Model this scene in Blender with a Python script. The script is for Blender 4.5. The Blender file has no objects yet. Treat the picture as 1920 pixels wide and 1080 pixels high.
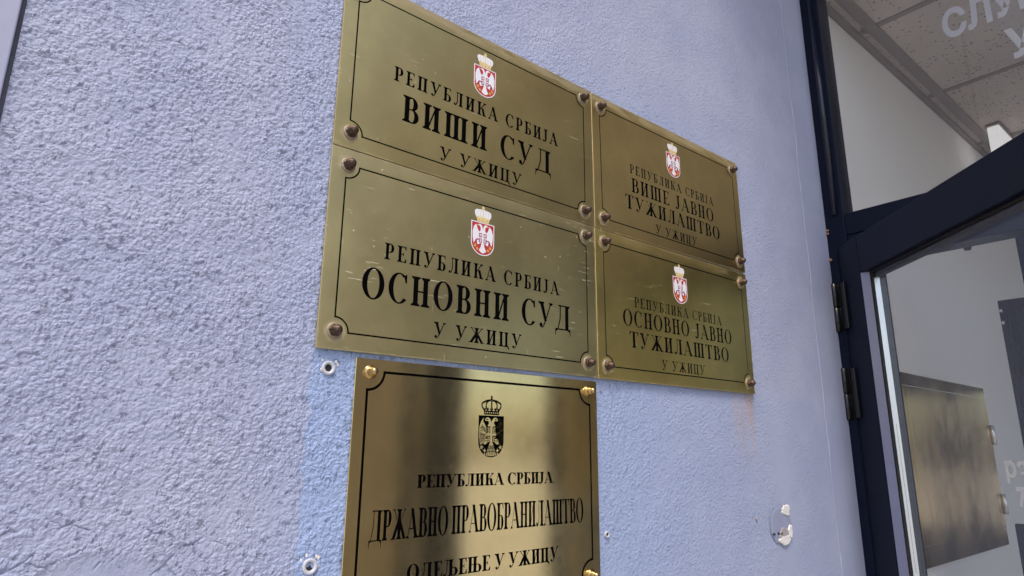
import bpy, bmesh, math, random
from mathutils import Vector, Matrix
from mathutils.geometry import delaunay_2d_cdt
random.seed(7)
S = bpy.context.scene
C = S.collection
R = math.radians
ZJ = 1.92          # height of the point where the four upper plates meet; wall face is y = 0, street side is -y

# ------------------------------------------------------------------ camera
cam = bpy.data.cameras.new('camera'); co = bpy.data.objects.new('camera', cam); C.objects.link(co)
co.location = (-0.80397, -0.75393, ZJ - 0.38693)
co.rotation_euler = (R(103.98859), R(-0.52186), R(-39.48078))
cam.sensor_width = 36; cam.lens = 36 * 1190.9 / 1920
cam.clip_start = 0.02; cam.clip_end = 400
S.camera = co

# ------------------------------------------------------------------ light
W = bpy.data.worlds.new('World'); S.world = W; W.use_nodes = True
nt = W.node_tree; bg = nt.nodes['Background']
sky = nt.nodes.new('ShaderNodeTexSky'); sky.sky_type = 'NISHITA'; sky.sun_disc = False
SUN_EL, SUN_AZ = 60, 222          # azimuth clockwise from +y
sky.sun_elevation = R(SUN_EL); sky.sun_rotation = R(SUN_AZ)
sky.dust_density = 3.0; sky.ozone_density = 1.0; sky.air_density = 1.0
nt.links.new(sky.outputs[0], bg.inputs[0]); bg.inputs[1].default_value = 0.15
sd = Vector((math.sin(R(SUN_AZ)) * math.cos(R(SUN_EL)), math.cos(R(SUN_AZ)) * math.cos(R(SUN_EL)), math.sin(R(SUN_EL))))
sl = bpy.data.lights.new('sun', 'SUN'); sl.energy = 1.35; sl.angle = R(18); sl.color = (1, .96, .9)
so = bpy.data.objects.new('sun', sl); C.objects.link(so)
so.rotation_euler = sd.to_track_quat('Z', 'Y').to_euler(); so.location = (2, -6, 8)
S.view_settings.view_transform = 'Standard'; S.view_settings.look = 'None'
S.view_settings.exposure = 0.62; S.view_settings.gamma = 1; S.view_settings.use_curve_mapping = False

# ------------------------------------------------------------------ node helper
class NT:
    def __init__(s, name):
        s.m = bpy.data.materials.new(name); s.m.use_nodes = True
        s.t = s.m.node_tree; s.p = s.t.nodes['Principled BSDF']; s.out = s.t.nodes['Material Output']
    def n(s, kind, **kw):
        x = s.t.nodes.new('ShaderNode' + kind)
        for k, v in kw.items(): setattr(x, k, v)
        return x
    def put(s, sock, v):
        if isinstance(v, bpy.types.NodeSocket): s.t.links.new(v, sock)
        elif isinstance(v, tuple) and len(v) == 3 and sock.type == 'RGBA': sock.default_value = (*v, 1)
        else: sock.default_value = v
    def math(s, op, a, b=0.0, c=0.0, clamp=False):
        x = s.n('Math', operation=op, use_clamp=clamp)
        for i, v in enumerate((a, b, c)): s.put(x.inputs[i], v)
        return x.outputs[0]
    def step(s, v, lo, hi, a=0.0, b=1.0):
        x = s.n('MapRange', interpolation_type='SMOOTHSTEP')
        for i, q in enumerate((v, lo, hi, a, b)): s.put(x.inputs[i], q)
        return x.outputs[0]
    def mix(s, f, a, b):
        x = s.n('Mix', data_type='RGBA')
        s.put(x.inputs[0], f); s.put(x.inputs[6], a); s.put(x.inputs[7], b)
        return x.outputs[2]
    def obj(s): return s.n('TexCoord').outputs['Object']
    def xyz(s, v):
        x = s.n('SeparateXYZ'); s.put(x.inputs[0], v); return x.outputs
    def scale(s, v, k, loc=(0, 0, 0), rot=(0, 0, 0)):
        x = s.n('Mapping'); s.put(x.inputs[0], v); x.inputs[1].default_value = loc; x.inputs[2].default_value = rot; x.inputs[3].default_value = k
        return x.outputs[0]
    def noise(s, v, sc, det=3.0, ro=.5, col=False):
        x = s.n('TexNoise'); s.put(x.inputs['Vector'], v); x.inputs['Scale'].default_value = sc
        x.inputs['Detail'].default_value = det; x.inputs['Roughness'].default_value = ro
        return x.outputs[1 if col else 0]
    def voro(s, v, sc, feat='F1'):
        x = s.n('TexVoronoi', feature=feat); s.put(x.inputs['Vector'], v); x.inputs['Scale'].default_value = sc
        return x.outputs['Distance']
    def bump(s, h, dist, st=1.0):
        x = s.n('Bump'); s.put(x.inputs['Height'], h); x.inputs['Distance'].default_value = dist; x.inputs['Strength'].default_value = st
        s.t.links.new(x.outputs[0], s.p.inputs['Normal'])
    def set(s, **kw):
        for k, v in kw.items(): s.put(s.p.inputs[k.replace('_', ' ')], v)
        return s.m

def plain(name, col, rough=.5, metal=0.0, var=.12, sc=40.0, bump=0.0):
    m = NT(name); o = m.obj(); f = m.noise(o, sc, 4, .6)
    d = tuple(max(0, c * (1 - var)) for c in col); b = tuple(min(1, c * (1 + var)) for c in col)
    m.set(Base_Color=m.mix(f, d, b), Roughness=m.step(f, .2, .8, rough * .85, min(1, rough * 1.15)), Metallic=metal)
    if bump: m.bump(f, bump)
    return m.m

# ------------------------------------------------------------------ materials
def wall_material():
    m = NT('lilac_stucco'); o = m.obj(); x, y, z = m.xyz(o)
    flat = m.n('CombineXYZ'); m.put(flat.inputs[0], x); m.put(flat.inputs[2], z); f = flat.outputs[0]
    wob = m.noise(f, 9, 3, .55)
    big = m.noise(f, 2.2, 3, .5)
    # relief strength over the wall: coarse on the street side, floated smooth towards the door
    amp = m.step(x, -.75, .50, 1.05, .44)
    xx = m.math('ADD', x, m.math('MULTIPLY', m.math('SUBTRACT', wob, .5), .05))
    amp = m.math('MULTIPLY', amp, m.step(xx, .50, .80, 1.0, .55))
    strip = m.math('MULTIPLY', m.step(xx, .55, .575), m.step(xx, .63, .66, 1, 0))
    low = m.step(z, -.42, -.30, 1, 0)
    amp = m.math('MULTIPLY', amp, m.math('SUBTRACT', 1, m.math('MULTIPLY', m.math('MULTIPLY', strip, low), .75)))
    amp = m.math('MULTIPLY', amp, m.step(x, .825, .842, 1.0, .06))
    amp = m.math('MULTIPLY', amp, m.step(m.math('ADD', z, m.math('MULTIPLY', wob, .10)), .02, .42, 1.0, .75))
    # trowelled repair low on the left
    dx = m.math('DIVIDE', m.math('ADD', x, .69), .07); dz = m.math('DIVIDE', m.math('ADD', z, .535), .045)
    rr = m.math('ADD', m.math('MULTIPLY', dx, dx), m.math('MULTIPLY', dz, dz))
    rr = m.math('ADD', rr, m.math('MULTIPLY', m.math('SUBTRACT', wob, .5), 1.8))
    rep = m.step(rr, .5, 1.15, 1, 0)
    amp = m.math('MULTIPLY', amp, m.math('SUBTRACT', 1, m.math('MULTIPLY', rep, .82)))
    warp = m.n('VectorMath', operation='MULTIPLY_ADD'); m.put(warp.inputs[0], m.noise(f, 90, 2, .5, True)); warp.inputs[1].default_value = (.004,) * 3; m.put(warp.inputs[2], f)
    w = warp.outputs[0]
    n1 = m.noise(w, 130, 3.0, .60)
    n2 = m.noise(w, 70, 3, .6)
    def lumps(sc, lo, hi):
        cell = m.n('TexVoronoi', feature='SMOOTH_F1'); m.put(cell.inputs['Vector'], w); cell.inputs['Scale'].default_value = sc; cell.inputs['Smoothness'].default_value = .22
        return m.step(cell.outputs['Distance'], lo, hi, 1, 0)
    l1 = lumps(175, .10, .80); l2 = lumps(330, .10, .80)
    grain = m.noise(w, 380, 4, .68)
    pit = m.step(n1, .35, .40, 1, 0)                  # scattered ragged pits
    patch = m.step(m.noise(f, 14, 3, .6), .32, .62, .55, 1.15)
    h = m.math('ADD', m.math('MULTIPLY', l1, .62), m.math('MULTIPLY', l2, .34))
    h = m.math('ADD', h, m.math('MULTIPLY', n2, 1.25)); h = m.math('ADD', h, m.math('MULTIPLY', grain, .75))
    h = m.math('MULTIPLY', h, patch)
    h = m.math('SUBTRACT', h, m.math('MULTIPLY', pit, .85))
    h = m.math('MULTIPLY', h, amp)
    ce = m.step(m.voro(w, 26, 'DISTANCE_TO_EDGE'), 0, .045, 1, 0)
    cm = m.math('MULTIPLY', m.math('MULTIPLY', m.step(rr, .45, .9), m.step(rr, 2.0, 4.5, 1, 0)), m.step(n2, .46, .56))
    h = m.math('SUBTRACT', h, m.math('MULTIPLY', m.math('MULTIPLY', ce, cm), 1.3))
    ridge = m.step(m.math('ABSOLUTE', m.math('SUBTRACT', m.math('ADD', x, m.math('MULTIPLY', m.math('SUBTRACT', wob, .5), .012)), .838)), 0, .0035, .9, 0)
    h = m.math('ADD', h, ridge)
    h = m.math('ADD', h, m.math('MULTIPLY', big, 1.2))
    dn = m.n('Displacement'); m.put(dn.inputs['Height'], h); dn.inputs['Midlevel'].default_value = 1.6; dn.inputs['Scale'].default_value = .00165
    m.t.links.new(dn.outputs[0], m.out.inputs['Displacement'])
    m.m.displacement_method = 'BOTH'
    # colour: weathered lilac paint, an older blue coat under the missing plate, rust run
    lil = m.mix(m.step(m.noise(f, 6, 4, .6), .3, .7), (.335, .358, .495), (.385, .405, .530))
    e = m.math('MULTIPLY', m.math('SUBTRACT', m.noise(f, 55, 3, .6), .5), .022)
    bx = m.step(m.math('ADD', x, e), -.5015, -.4985)
    bz = m.step(m.math('ADD', z, e), -.262, -.268)
    bright = m.step(x, -.44, .50, 1.0, .0)
    bm = m.math('MULTIPLY', m.math('MULTIPLY', bx, bz), m.math('MULTIPLY', m.math('ADD', bright, .12), .64))
    lil = m.mix(bm, lil, (.300, .405, .640))
    # cooler, bluer tint round the plates
    hx = m.step(m.math('ADD', x, m.math('MULTIPLY', wob, .05)), -.56, -.46); hx2 = m.step(x, .30, .75, 1, 0)
    hz = m.step(z, .36, .24, 0, 1)
    lil = m.mix(m.math('MULTIPLY', m.math('MULTIPLY', hx, hx2), m.math('MULTIPLY', hz, .24)), lil, (.315, .390, .600))
    pits = m.step(n1, .32, .385, .38, 0)               # darker tint in the pits
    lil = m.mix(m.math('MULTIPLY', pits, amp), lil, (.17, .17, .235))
    run = m.noise(m.scale(f, (60, 1, 5)), 1, 3, .6)
    rx = m.math('MULTIPLY', m.step(x, .39, .45), m.step(x, .485, .53, 1, 0))
    rz = m.math('MULTIPLY', m.step(z, -.262, -.272), m.step(z, -.46, -.28))
    rust = m.math('MULTIPLY', m.math('MULTIPLY', rx, rz), m.math('MULTIPLY', m.step(run, .36, .70), .55))
    lil = m.mix(rust, lil, (.50, .30, .15))
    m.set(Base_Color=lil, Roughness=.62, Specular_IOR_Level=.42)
    return m.m

def brass(name, w, h, base, rough, polish=False, dirt=True, scratch=.5, seed=0.0, nuts=(.023, .0225), dust=1.0):
    m = NT(name); o = m.obj(); x, y, z = m.xyz(o)
    oo = m.scale(o, (1, 1, 1), (seed, 0, seed * .7))
    brush = m.noise(m.scale(oo, (6, 1, 1500)), 1, 2, .5)
    cloud = m.noise(oo, 9, 4, .6)
    fine = m.noise(oo, 60, 4, .65)
    col = m.mix(m.step(cloud, .3, .7), tuple(c * .90 for c in base), tuple(c * 1.06 for c in base))
    rg = m.math('ADD', rough, m.math('MULTIPLY', m.math('SUBTRACT', cloud, .5), .10))
    rg = m.math('ADD', rg, m.math('MULTIPLY', m.math('SUBTRACT', fine, .5), .08))
    met = .97 if polish else 1.0
    if dirt:
        ax = m.math('SUBTRACT', m.math('ABSOLUTE', x), w / 2 - nuts[0]); az = m.math('SUBTRACT', m.math('ABSOLUTE', z), h / 2 - nuts[1])
        d = m.math('SQRT', m.math('ADD', m.math('MULTIPLY', ax, ax), m.math('MULTIPLY', az, az)))
        d = m.math('ADD', d, m.math('MULTIPLY', m.math('SUBTRACT', m.noise(oo, 90, 4, .6), .5), .012))
        ring = m.step(d, .010, .0165, .75, 0)
        ed = m.math('MINIMUM', m.math('SUBTRACT', w / 2, m.math('ABSOLUTE', x)), m.math('SUBTRACT', h / 2, m.math('ABSOLUTE', z)))
        ed = m.math('ADD', ed, m.math('MULTIPLY', m.math('SUBTRACT', m.noise(oo, 120, 4, .7), .5), .010))
        edge = m.step(ed, -.001, .0025, .5, 0)
        top = m.math('SUBTRACT', h / 2, z); tn = m.noise(m.scale(oo, (14, 1, 90)), 1, 4, .65)
        top = m.math('MULTIPLY', m.step(top, .006, .024, 1, 0), m.step(tn, .34, .60, 0, .80))
        dm = m.math('MAXIMUM', m.math('MAXIMUM', ring, edge), m.math('MULTIPLY', top, dust))
        col = m.mix(dm, col, (.36, .29, .19)); rg = m.math('ADD', rg, m.math('MULTIPLY', dm, .30))
        met = m.math('SUBTRACT', 1, m.math('MULTIPLY', dm, .75))
    if scratch:
        sp = m.voro(oo, 55); chip = m.step(sp, .045, .085, 1, 0)
        chip = m.math('MULTIPLY', chip, m.step(m.noise(oo, 21, 2, .5), .47, .53))
        s1 = m.noise(m.scale(oo, (22, 1, 520), rot=(0, R(-14), 0)), 1, 2, .5)
        s1 = m.math('MULTIPLY', m.step(s1, .66, .70), m.step(m.noise(oo, 16, 2, .5), .47, .58))
        s2 = m.noise(m.scale(oo, (600, 1, 30), rot=(0, R(8), 0)), 1, 2, .5)
        s2 = m.math('MULTIPLY', m.step(s2, .69, .73), m.step(m.noise(oo, 13, 2, .5), .50, .60))
        sm = m.math('MULTIPLY', m.math('MAXIMUM', m.math('MAXIMUM', chip, s1), s2), scratch)
        col = m.mix(sm, col, (.80, .74, .58)); met = m.math('MULTIPLY', met, m.math('SUBTRACT', 1, m.math('MULTIPLY', sm, .8))); rg = m.math('ADD', rg, m.math('MULTIPLY', sm, .35))
    m.set(Base_Color=col, Roughness=rg, Metallic=met, Anisotropic=.55 if polish else .4, Anisotropic_Rotation=.25)
    tn = m.n('Tangent', direction_type='RADIAL', axis='Y')
    hh = m.math('ADD', m.math('MULTIPLY', brush, .5), m.math('MULTIPLY', m.noise(oo, 5, 2, .5), 40 if not polish else 55))
    m.bump(hh, .000012 if not polish else .000010, 1.0)
    return m.m

M = {}
M['wall'] = wall_material()
M['trim'] = plain('lilac_smooth_paint', (.35, .355, .47), .55, 0, .08, 30, .0004)
M['scrape'] = plain('scraped_lilac_paint', (.29, .31, .43), .6, 0, .10, 60, .0010)
M['paint_black'] = plain('black_engraving_paint', (.003, .0027, .003), .6, 0, .3, 300)
M['paint_black'].node_tree.nodes['Principled BSDF'].inputs['Specular IOR Level'].default_value = 0.0
M['print_black'] = plain('black_print', (.0022, .002, .002), .6, 0, .2, 300)
M['print_black'].node_tree.nodes['Principled BSDF'].inputs['Specular IOR Level'].default_value = 0.0
M['cut'] = plain('cut_brass_edge', (.42, .36, .26), .45, .8, .15, 200)
M['nut'] = NT('bronze_patina')
o_ = M['nut'].obj(); f_ = M['nut'].noise(o_, 260, 5, .65)
M['nut'].bump(f_, .0008)
M['nut'] = M['nut'].set(Base_Color=M['nut'].mix(M['nut'].step(f_, .38, .66), (.045, .026, .019), (.170, .112, .086)), Roughness=M['nut'].step(f_, .3, .7, .26, .6), Metallic=.72)
M['washer'] = plain('dusty_washer', (.36, .30, .225), .55, .6, .3, 220, .0004)
M['gold'] = plain('polished_brass', (.52, .355, .16), .13, 1.0, .08, 200)
M['white'] = plain('white_enamel', (.78, .77, .80), .35, 0, .03, 300)
M['red'] = plain('red_enamel', (.46, .035, .045), .35, 0, .15, 300)
M['crimson'] = plain('crimson_enamel', (.33, .015, .07), .35, 0, .1, 300)
M['amber'] = plain('amber_enamel', (.70, .36, .07), .35, 0, .15, 300)
M['pale_gold'] = plain('pale_gold_enamel', (.72, .55, .24), .35, 0, .15, 300)
M['frame'] = plain('navy_powder_coat', (.0034, .0056, .0165), .34, 0, .25, 90)
M['frame'].node_tree.nodes['Principled BSDF'].inputs['Specular IOR Level'].default_value = .17
M['frame2'] = plain('navy_gloss_bead', (.008, .010, .022), .22, 0, .2, 90)
M['bead'] = plain('wall_reflection_bead', (.23, .23, .32), .32, .6, .08, 60)  # lilac-grey painted in for the lit wall's reflection in the leaf bead
M['screen'] = plain('dark_anodised_metal', (.003, .004, .009), .5, 0, .2, 60)
M['hinge'] = plain('black_hinge_metal', (.008, .008, .009), .16, .2, .2, 90)
M['alu'] = plain('aluminium_spacer', (.92, .93, .94), .34, .9, .02, 20)
M['seal'] = plain('rubber_seal', (.010, .008, .008), .6, 0, .2, 90)
M['plug'] = plain('white_plastic_plug', (.54, .54, .58), .42, 0, .06, 200)
M['joint'] = plain('grey_joint_filler', (.19, .19, .24), .8, 0, .3, 90)
M['hole'] = plain('dark_hole', (.02, .018, .02), .8, 0, .3, 500)
M['plaster'] = plain('bare_plaster', (.76, .71, .68), .8, 0, .22, 140, .0012)
M['plaster2'] = plain('scraped_plaster', (.36, .32, .32), .8, 0, .25, 140, .0012)
M['foam'] = plain('orange_foam', (.36, .19, .10), .8, 0, .5, 400)
M['inwall'] = plain('white_emulsion', (.82, .80, .785), .6, 0, .04, 5)
M['cabinet'] = None
M['tbar'] = plain('ceiling_bar', (.27, .235, .215), .5, 0, .15, 30)
M['floor'] = plain('vestibule_floor', (.45, .43, .40), .4, 0, .2, 8)
M['paving'] = plain('grey_paving', (.42, .40, .37), .8, 0, .2, 6)
M['lamp'] = plain('white_lamp_plastic', (.82, .82, .82), .45, 0, .04, 60)
M['lamp'].node_tree.nodes['Principled BSDF'].inputs['Emission Color'].default_value = (1, .98, .98, 1); M['lamp'].node_tree.nodes['Principled BSDF'].inputs['Emission Strength'].default_value = .28
M['letter2'] = plain('white_film', (.52, .52, .50), .7, 0, .03, 60)
M['letter'] = plain('frosted_film', (.36, .35, .355), .7, 0, .03, 60)
M['brown'] = plain('brown_reflection_pier', (.090, .068, .045), .7, 0, .2, 6)
M['rear'] = plain('brown_reflection_wall', (.25, .205, .145), .6, 0, .15, 4)
M['facade'] = plain('tan_render', (.27, .235, .185), .8, 0, .2, 3)
M['winglass'] = plain('dark_window', (.03, .035, .04), .15, 0, .1, 3)
M['leafs'] = plain('street_tree_leaves', (.05, .075, .022), .6, 0, .4, 2)
M['bark'] = plain('street_tree_bark', (.08, .06, .045), .8, 0, .3, 20)

def ceiling_mat():
    m = NT('speckled_ceiling_tile'); o = m.obj()
    sp = m.step(m.voro(o, 62), .16, .30, 1, 0)
    sp = m.math('MULTIPLY', sp, m.step(m.noise(o, 31, 2, .5), .42, .54))
    c = m.mix(m.step(m.noise(o, 2.5, 3, .5), .3, .7), (.52, .46, .42), (.60, .535, .49))
    m.set(Base_Color=m.mix(sp, c, (.19, .155, .14)), Roughness=.85); return m.m
M['ceiling'] = ceiling_mat()
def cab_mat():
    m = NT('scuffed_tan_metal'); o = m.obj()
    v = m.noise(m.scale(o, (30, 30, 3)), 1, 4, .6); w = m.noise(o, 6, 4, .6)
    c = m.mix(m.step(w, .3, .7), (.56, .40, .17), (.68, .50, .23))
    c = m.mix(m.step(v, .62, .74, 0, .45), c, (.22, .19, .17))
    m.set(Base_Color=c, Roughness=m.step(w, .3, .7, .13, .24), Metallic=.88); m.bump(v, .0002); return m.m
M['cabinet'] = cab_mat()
def glass_mat(name, tint, refl=1.0):
    m = NT(name); t = m.t
    tr = m.n('BsdfTransparent'); tr.inputs[0].default_value = (*tint, 1)
    gl = m.n('BsdfGlossy'); gl.inputs[1].default_value = .0; gl.inputs[0].default_value = (refl, refl, refl, 1)
    fr = m.n('Fresnel'); fr.inputs[0].default_value = 1.5
    ge = m.n('NewGeometry'); k = m.math('MULTIPLY', fr.outputs[0], m.math('SUBTRACT', 1, ge.outputs['Backfacing']))
    mx = m.n('MixShader'); t.links.new(k, mx.inputs[0]); t.links.new(tr.outputs[0], mx.inputs[1]); t.links.new(gl.outputs[0], mx.inputs[2])
    t.links.new(mx.outputs[0], m.out.inputs[0]); return m.m
M['glass'] = glass_mat('window_glass', (.978, .982, .982))

# ------------------------------------------------------------------ mesh helpers
class MB:
    def __init__(s): s.v = []; s.f = []; s.mi = []; s.sm = []
    def face(s, pts, mi=0, smooth=False):
        b = len(s.v); s.v += [tuple(p) for p in pts]; s.f.append(tuple(range(b, b + len(pts)))); s.mi.append(mi); s.sm.append(smooth)
    def mesh(s, vs, fs, mi=0, smooth=False):
        b = len(s.v); s.v += [tuple(p) for p in vs]
        for f in fs: s.f.append(tuple(i + b for i in f)); s.mi.append(mi); s.sm.append(smooth)
    def box(s, a, b, mi=0, ch=0.0, mat=None):
        bm = bmesh.new(); bmesh.ops.create_cube(bm, size=1)
        for v in bm.verts: v.co = Vector([(a[i] + b[i]) / 2 + v.co[i] * (b[i] - a[i]) for i in range(3)])
        if ch: bmesh.ops.bevel(bm, geom=bm.edges[:], offset=ch, segments=2, affect='EDGES', profile=.5)
        bmesh.ops.recalc_face_normals(bm, faces=bm.faces[:])
        bm.verts.index_update()
        vs = [mat @ v.co if mat else v.co for v in bm.verts]; fs = [[q.index for q in f.verts] for f in bm.faces]
        s.mesh(vs, fs, mi); bm.free()
    def lathe(s, prof, org, axis=(0, -1, 0), n=24, mi=0, smooth=True, phase=0.0):
        # prof: (radius, height along axis)
        ax = Vector(axis).normalized(); u = ax.orthogonal().normalized(); w = ax.cross(u); org = Vector(org)
        vs = []; fs = []
        for r, h in prof:
            for k in range(n):
                a = 2 * math.pi * k / n + phase
                vs.append(org + ax * h + (u * math.cos(a) + w * math.sin(a)) * r)
        for i in range(len(prof) - 1):
            for k in range(n):
                k2 = (k + 1) % n; fs.append((i * n + k, i * n + k2, (i + 1) * n + k2, (i + 1) * n + k))
        fs.append(tuple(range(n))[::-1]); fs.append(tuple(range((len(prof) - 1) * n, len(prof) * n)))
        s.mesh(vs, fs, mi, smooth)
    def build(s, name, mats, parent=None, loc=None, rot=None):
        me = bpy.data.meshes.new(name); me.from_pydata(s.v, [], s.f); 
        for m_ in (mats if isinstance(mats, (list, tuple)) else [mats]): me.materials.append(m_)
        for p, i, q in zip(me.polygons, s.mi, s.sm): p.material_index = i; p.use_smooth = q
        me.update()
        o = bpy.data.objects.new(name, me); C.objects.link(o)
        if parent: o.parent = parent
        if loc: o.location = loc
        if rot: o.rotation_euler = rot
        return o

def thing(name, label, cat, loc=(0, 0, 0), rot=(0, 0, 0), group=None):
    o = bpy.data.objects.new(name, None); C.objects.link(o); o.location = loc; o.rotation_euler = rot
    o.empty_display_size = .05
    return tag(o, label, cat, group)
def tag(o, label, cat, group=None):
    o['label'] = label; o['category'] = cat
    if group: o['group'] = group
    return o
def struct(o): o['kind'] = 'structure'; return o

# ------------------------------------------------------------------ engraved lettering: Cyrillic serif capitals drawn as polygons (cap height 1)
def ring(cx, cy, rx, ry, ix, iy, a0=0, a1=360, n=40, dx=0.0):
    q = []
    k = max(4, int(n * abs(a1 - a0) / 360))
    for i in range(k):
        a, b = R(a0 + (a1 - a0) * i / k), R(a0 + (a1 - a0) * (i + 1) / k)
        q.append([(cx + rx * math.cos(a), cy + ry * math.sin(a)), (cx + rx * math.cos(b), cy + ry * math.sin(b)),
                  (cx + dx + ix * math.cos(b), cy + iy * math.sin(b)), (cx + dx + ix * math.cos(a), cy + iy * math.sin(a))])
    return q
def ball(cx, cy, r, ry=None, n=14):
    return [[(cx + r * math.cos(2 * math.pi * i / n), cy + (ry or r) * math.sin(2 * math.pi * i / n)) for i in range(n)]]
def rect(x0, y0, x1, y1): return [[(x0, y0), (x1, y0), (x1, y1), (x0, y1)]]

def glyph(ch, s, h, k):
    """polygons and advance width; s stem, h hairline, k horizontal squeeze"""
    sl = .075 * k          # serif overhang
    def serif(x, w, y, d, l=None, r=None):
        l = sl if l is None else l; r = sl if r is None else r
        return [[(x - l, y), (x + w + r, y), (x + w + r, y + d * h * .8), (x + w, y + d * (h + .055)), (x, y + d * (h + .055)), (x - l, y + d * h * .8)][::d]]
    def stem(x, top=True, bot=True, w=s):
        g = rect(x, 0, x + w, 1)
        if bot: g += serif(x, w, 0, 1)
        if top: g += serif(x, w, 1, -1)
        return g
    def diag(x0, y0, x1, y1, w): return [[(x0, y0), (x0 + w, y0), (x1 + w, y1), (x1, y1)]]
    def bowl(x, y0, y1, r):        # half bowl opening left, from x outwards
        cy = (y0 + y1) / 2; ry = (y1 - y0) / 2; st = x + r * .35
        return rect(x, y1 - h, st, y1) + rect(x, y0, st, y0 + h) + ring(st, cy, r * .65, ry, r * .65 - s * .98, ry - h, -90, 90)
    g = []
    if ch == 'О':
        w = .74 * k; g = ring(w / 2, .5, w / 2, .52, w / 2 - s * 1.0, .52 - h * .9); return g, w
    if ch == 'С':
        w = .66 * k; g = ring(w * .56, .5, w * .56, .52, w * .56 - s * 1.0, .52 - h * .9, 52, 318, 48)
        g += [[(w * .88, .70), (w * .96, .70), (w * .96, .99), (w * .90, .99), (w * .80, .90)]]
        return g, w
    if ch == 'А':
        w = .74 * k; a = w * .43
        g = diag(.05 * k, 0, a, 1, h * .9) + diag(w - s * 1.05 - .03 * k, 0, a - s * .45, 1.0, s * 1.05) + rect(w * .24, .30, w * .70, .30 + h * .85)
        g += serif(.05 * k, h * .9, 0, 1, sl * .9, sl * .9) + serif(w - s * 1.0 - .03 * k, s, 0, 1, sl * .8, sl * .8)
        return g, w
    if ch == 'Б':
        w = .56 * k; g = stem(sl) + rect(sl, 1 - h, w - .03 * k, 1) + [[(w - .05 * k - h, 1), (w - .03 * k, 1), (w - .02 * k, .76), (w - .04 * k, .76), (w - .12 * k, 1 - h)]]
        g += bowl(sl + s * .8, 0, .55, w - sl - s * .8); return g, w
    if ch == 'В':
        w = .60 * k; g = stem(sl) + bowl(sl + s * .8, .49, 1, w * .92 - sl - s * .8) + bowl(sl + s * .8, 0, .49 + h, w - sl - s * .8); return g, w
    if ch == 'Р':
        w = .56 * k; g = stem(sl) + bowl(sl + s * .8, .43, 1, w - sl - s * .8); return g, w
    if ch == 'Е':
        w = .56 * k; g = stem(sl) + rect(sl, 1 - h, w - .02 * k, 1) + rect(sl, 0, w, h) + rect(sl, .5 - h / 2, w * .70, .5 + h / 2)
        g += [[(w - .06 * k - h, 1), (w - .02 * k, 1), (w - .02 * k, .75), (w - .04 * k, .75), (w - .13 * k, 1 - h)],
              [(w - .13 * k, h), (w - .03 * k, .27), (w, .27), (w, 0), (w - .08 * k, 0)],
              [(w * .70 - .07 * k, .5), (w * .70 - .02 * k, .62), (w * .70, .62), (w * .70, .38), (w * .70 - .02 * k, .38)]]
        return g, w
    if ch == 'И':
        w = .68 * k; b = w - sl - s; g = stem(sl) + stem(b) + [[(sl + s * .9, .06), (sl + s * .9, .06 + h * 3.4), (b + .02, .94), (b + .02, .94 - h * 3.4)]]; return g, w
    if ch == 'Н' or ch == 'Њ':
        w = .68 * k; b = w - sl - s; g = stem(sl) + stem(b) + rect(sl + s * .5, .5 - h / 2, b + s * .5, .5 + h / 2)
        if ch == 'Њ':
            g += bowl(b + s * .8, 0, .5 + h / 2, .40 * k); w = b + s * .8 + .40 * k
        return g, w
    if ch == 'П':
        w = .68 * k; b = w - sl - s; return stem(sl) + stem(b) + rect(sl, 1 - h, b + s, 1), w
    if ch == 'Ш':
        w = .96 * k; b = w - sl - s; c = (sl + b) / 2; return stem(sl) + stem(c) + stem(b) + rect(sl, 0, b + s, h), w
    if ch == 'Ц':
        w = .68 * k; b = w - sl - s
        return stem(sl) + stem(b) + rect(sl, 0, b + s, h) + [[(b + s * .6, 0), (w + .04 * k, 0), (w + .05 * k, -.20), (w + .03 * k, -.20), (b + s * .9, -.02)], ], w + .04 * k
    if ch == 'Т':
        w = .64 * k; c = (w - s) / 2; g = stem(c, top=False) + rect(0.02, 1 - h, w - .02, 1)
        g += [[(.0, 1), (.03 * k + h, 1), (.11 * k, 1 - h), (.02 * k, .74), (.0, .74)], [(w, 1), (w, .74), (w - .02 * k, .74), (w - .11 * k, 1 - h), (w - .03 * k - h, 1)]]
        return g, w
    if ch in 'ЛЉ':
        w = .68 * k; b = w - sl - s
        g = stem(b) + rect(.18 * k, 1 - h, b + s, 1) + [[(.18 * k, 1), (.18 * k + .1 * k, 1), (.22 * k + h, 1 - h * 1.4), (.22 * k, 1 - h * 1.4)]]
        g += [[(.235 * k, 1), (.235 * k + h, 1), (.225 * k + h, .3), (.225 * k, .3)], [(.225 * k, .3), (.225 * k + h, .3), (.19 * k + h * .6, .08), (.17 * k, .12)],
              [(.17 * k, .12), (.19 * k + h * .6, .08), (.13 * k, -.02), (.11 * k, .035)], [(.11 * k, .035), (.13 * k, -.02), (.06 * k, -.015), (.07 * k, .03)]]
        g += ball(.075 * k, .075, .065 * k, .085)
        if ch == 'Љ':
            g += bowl(b + s * .8, 0, .5 + h / 2, .40 * k); w = b + s * .8 + .40 * k
        return g, w
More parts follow.
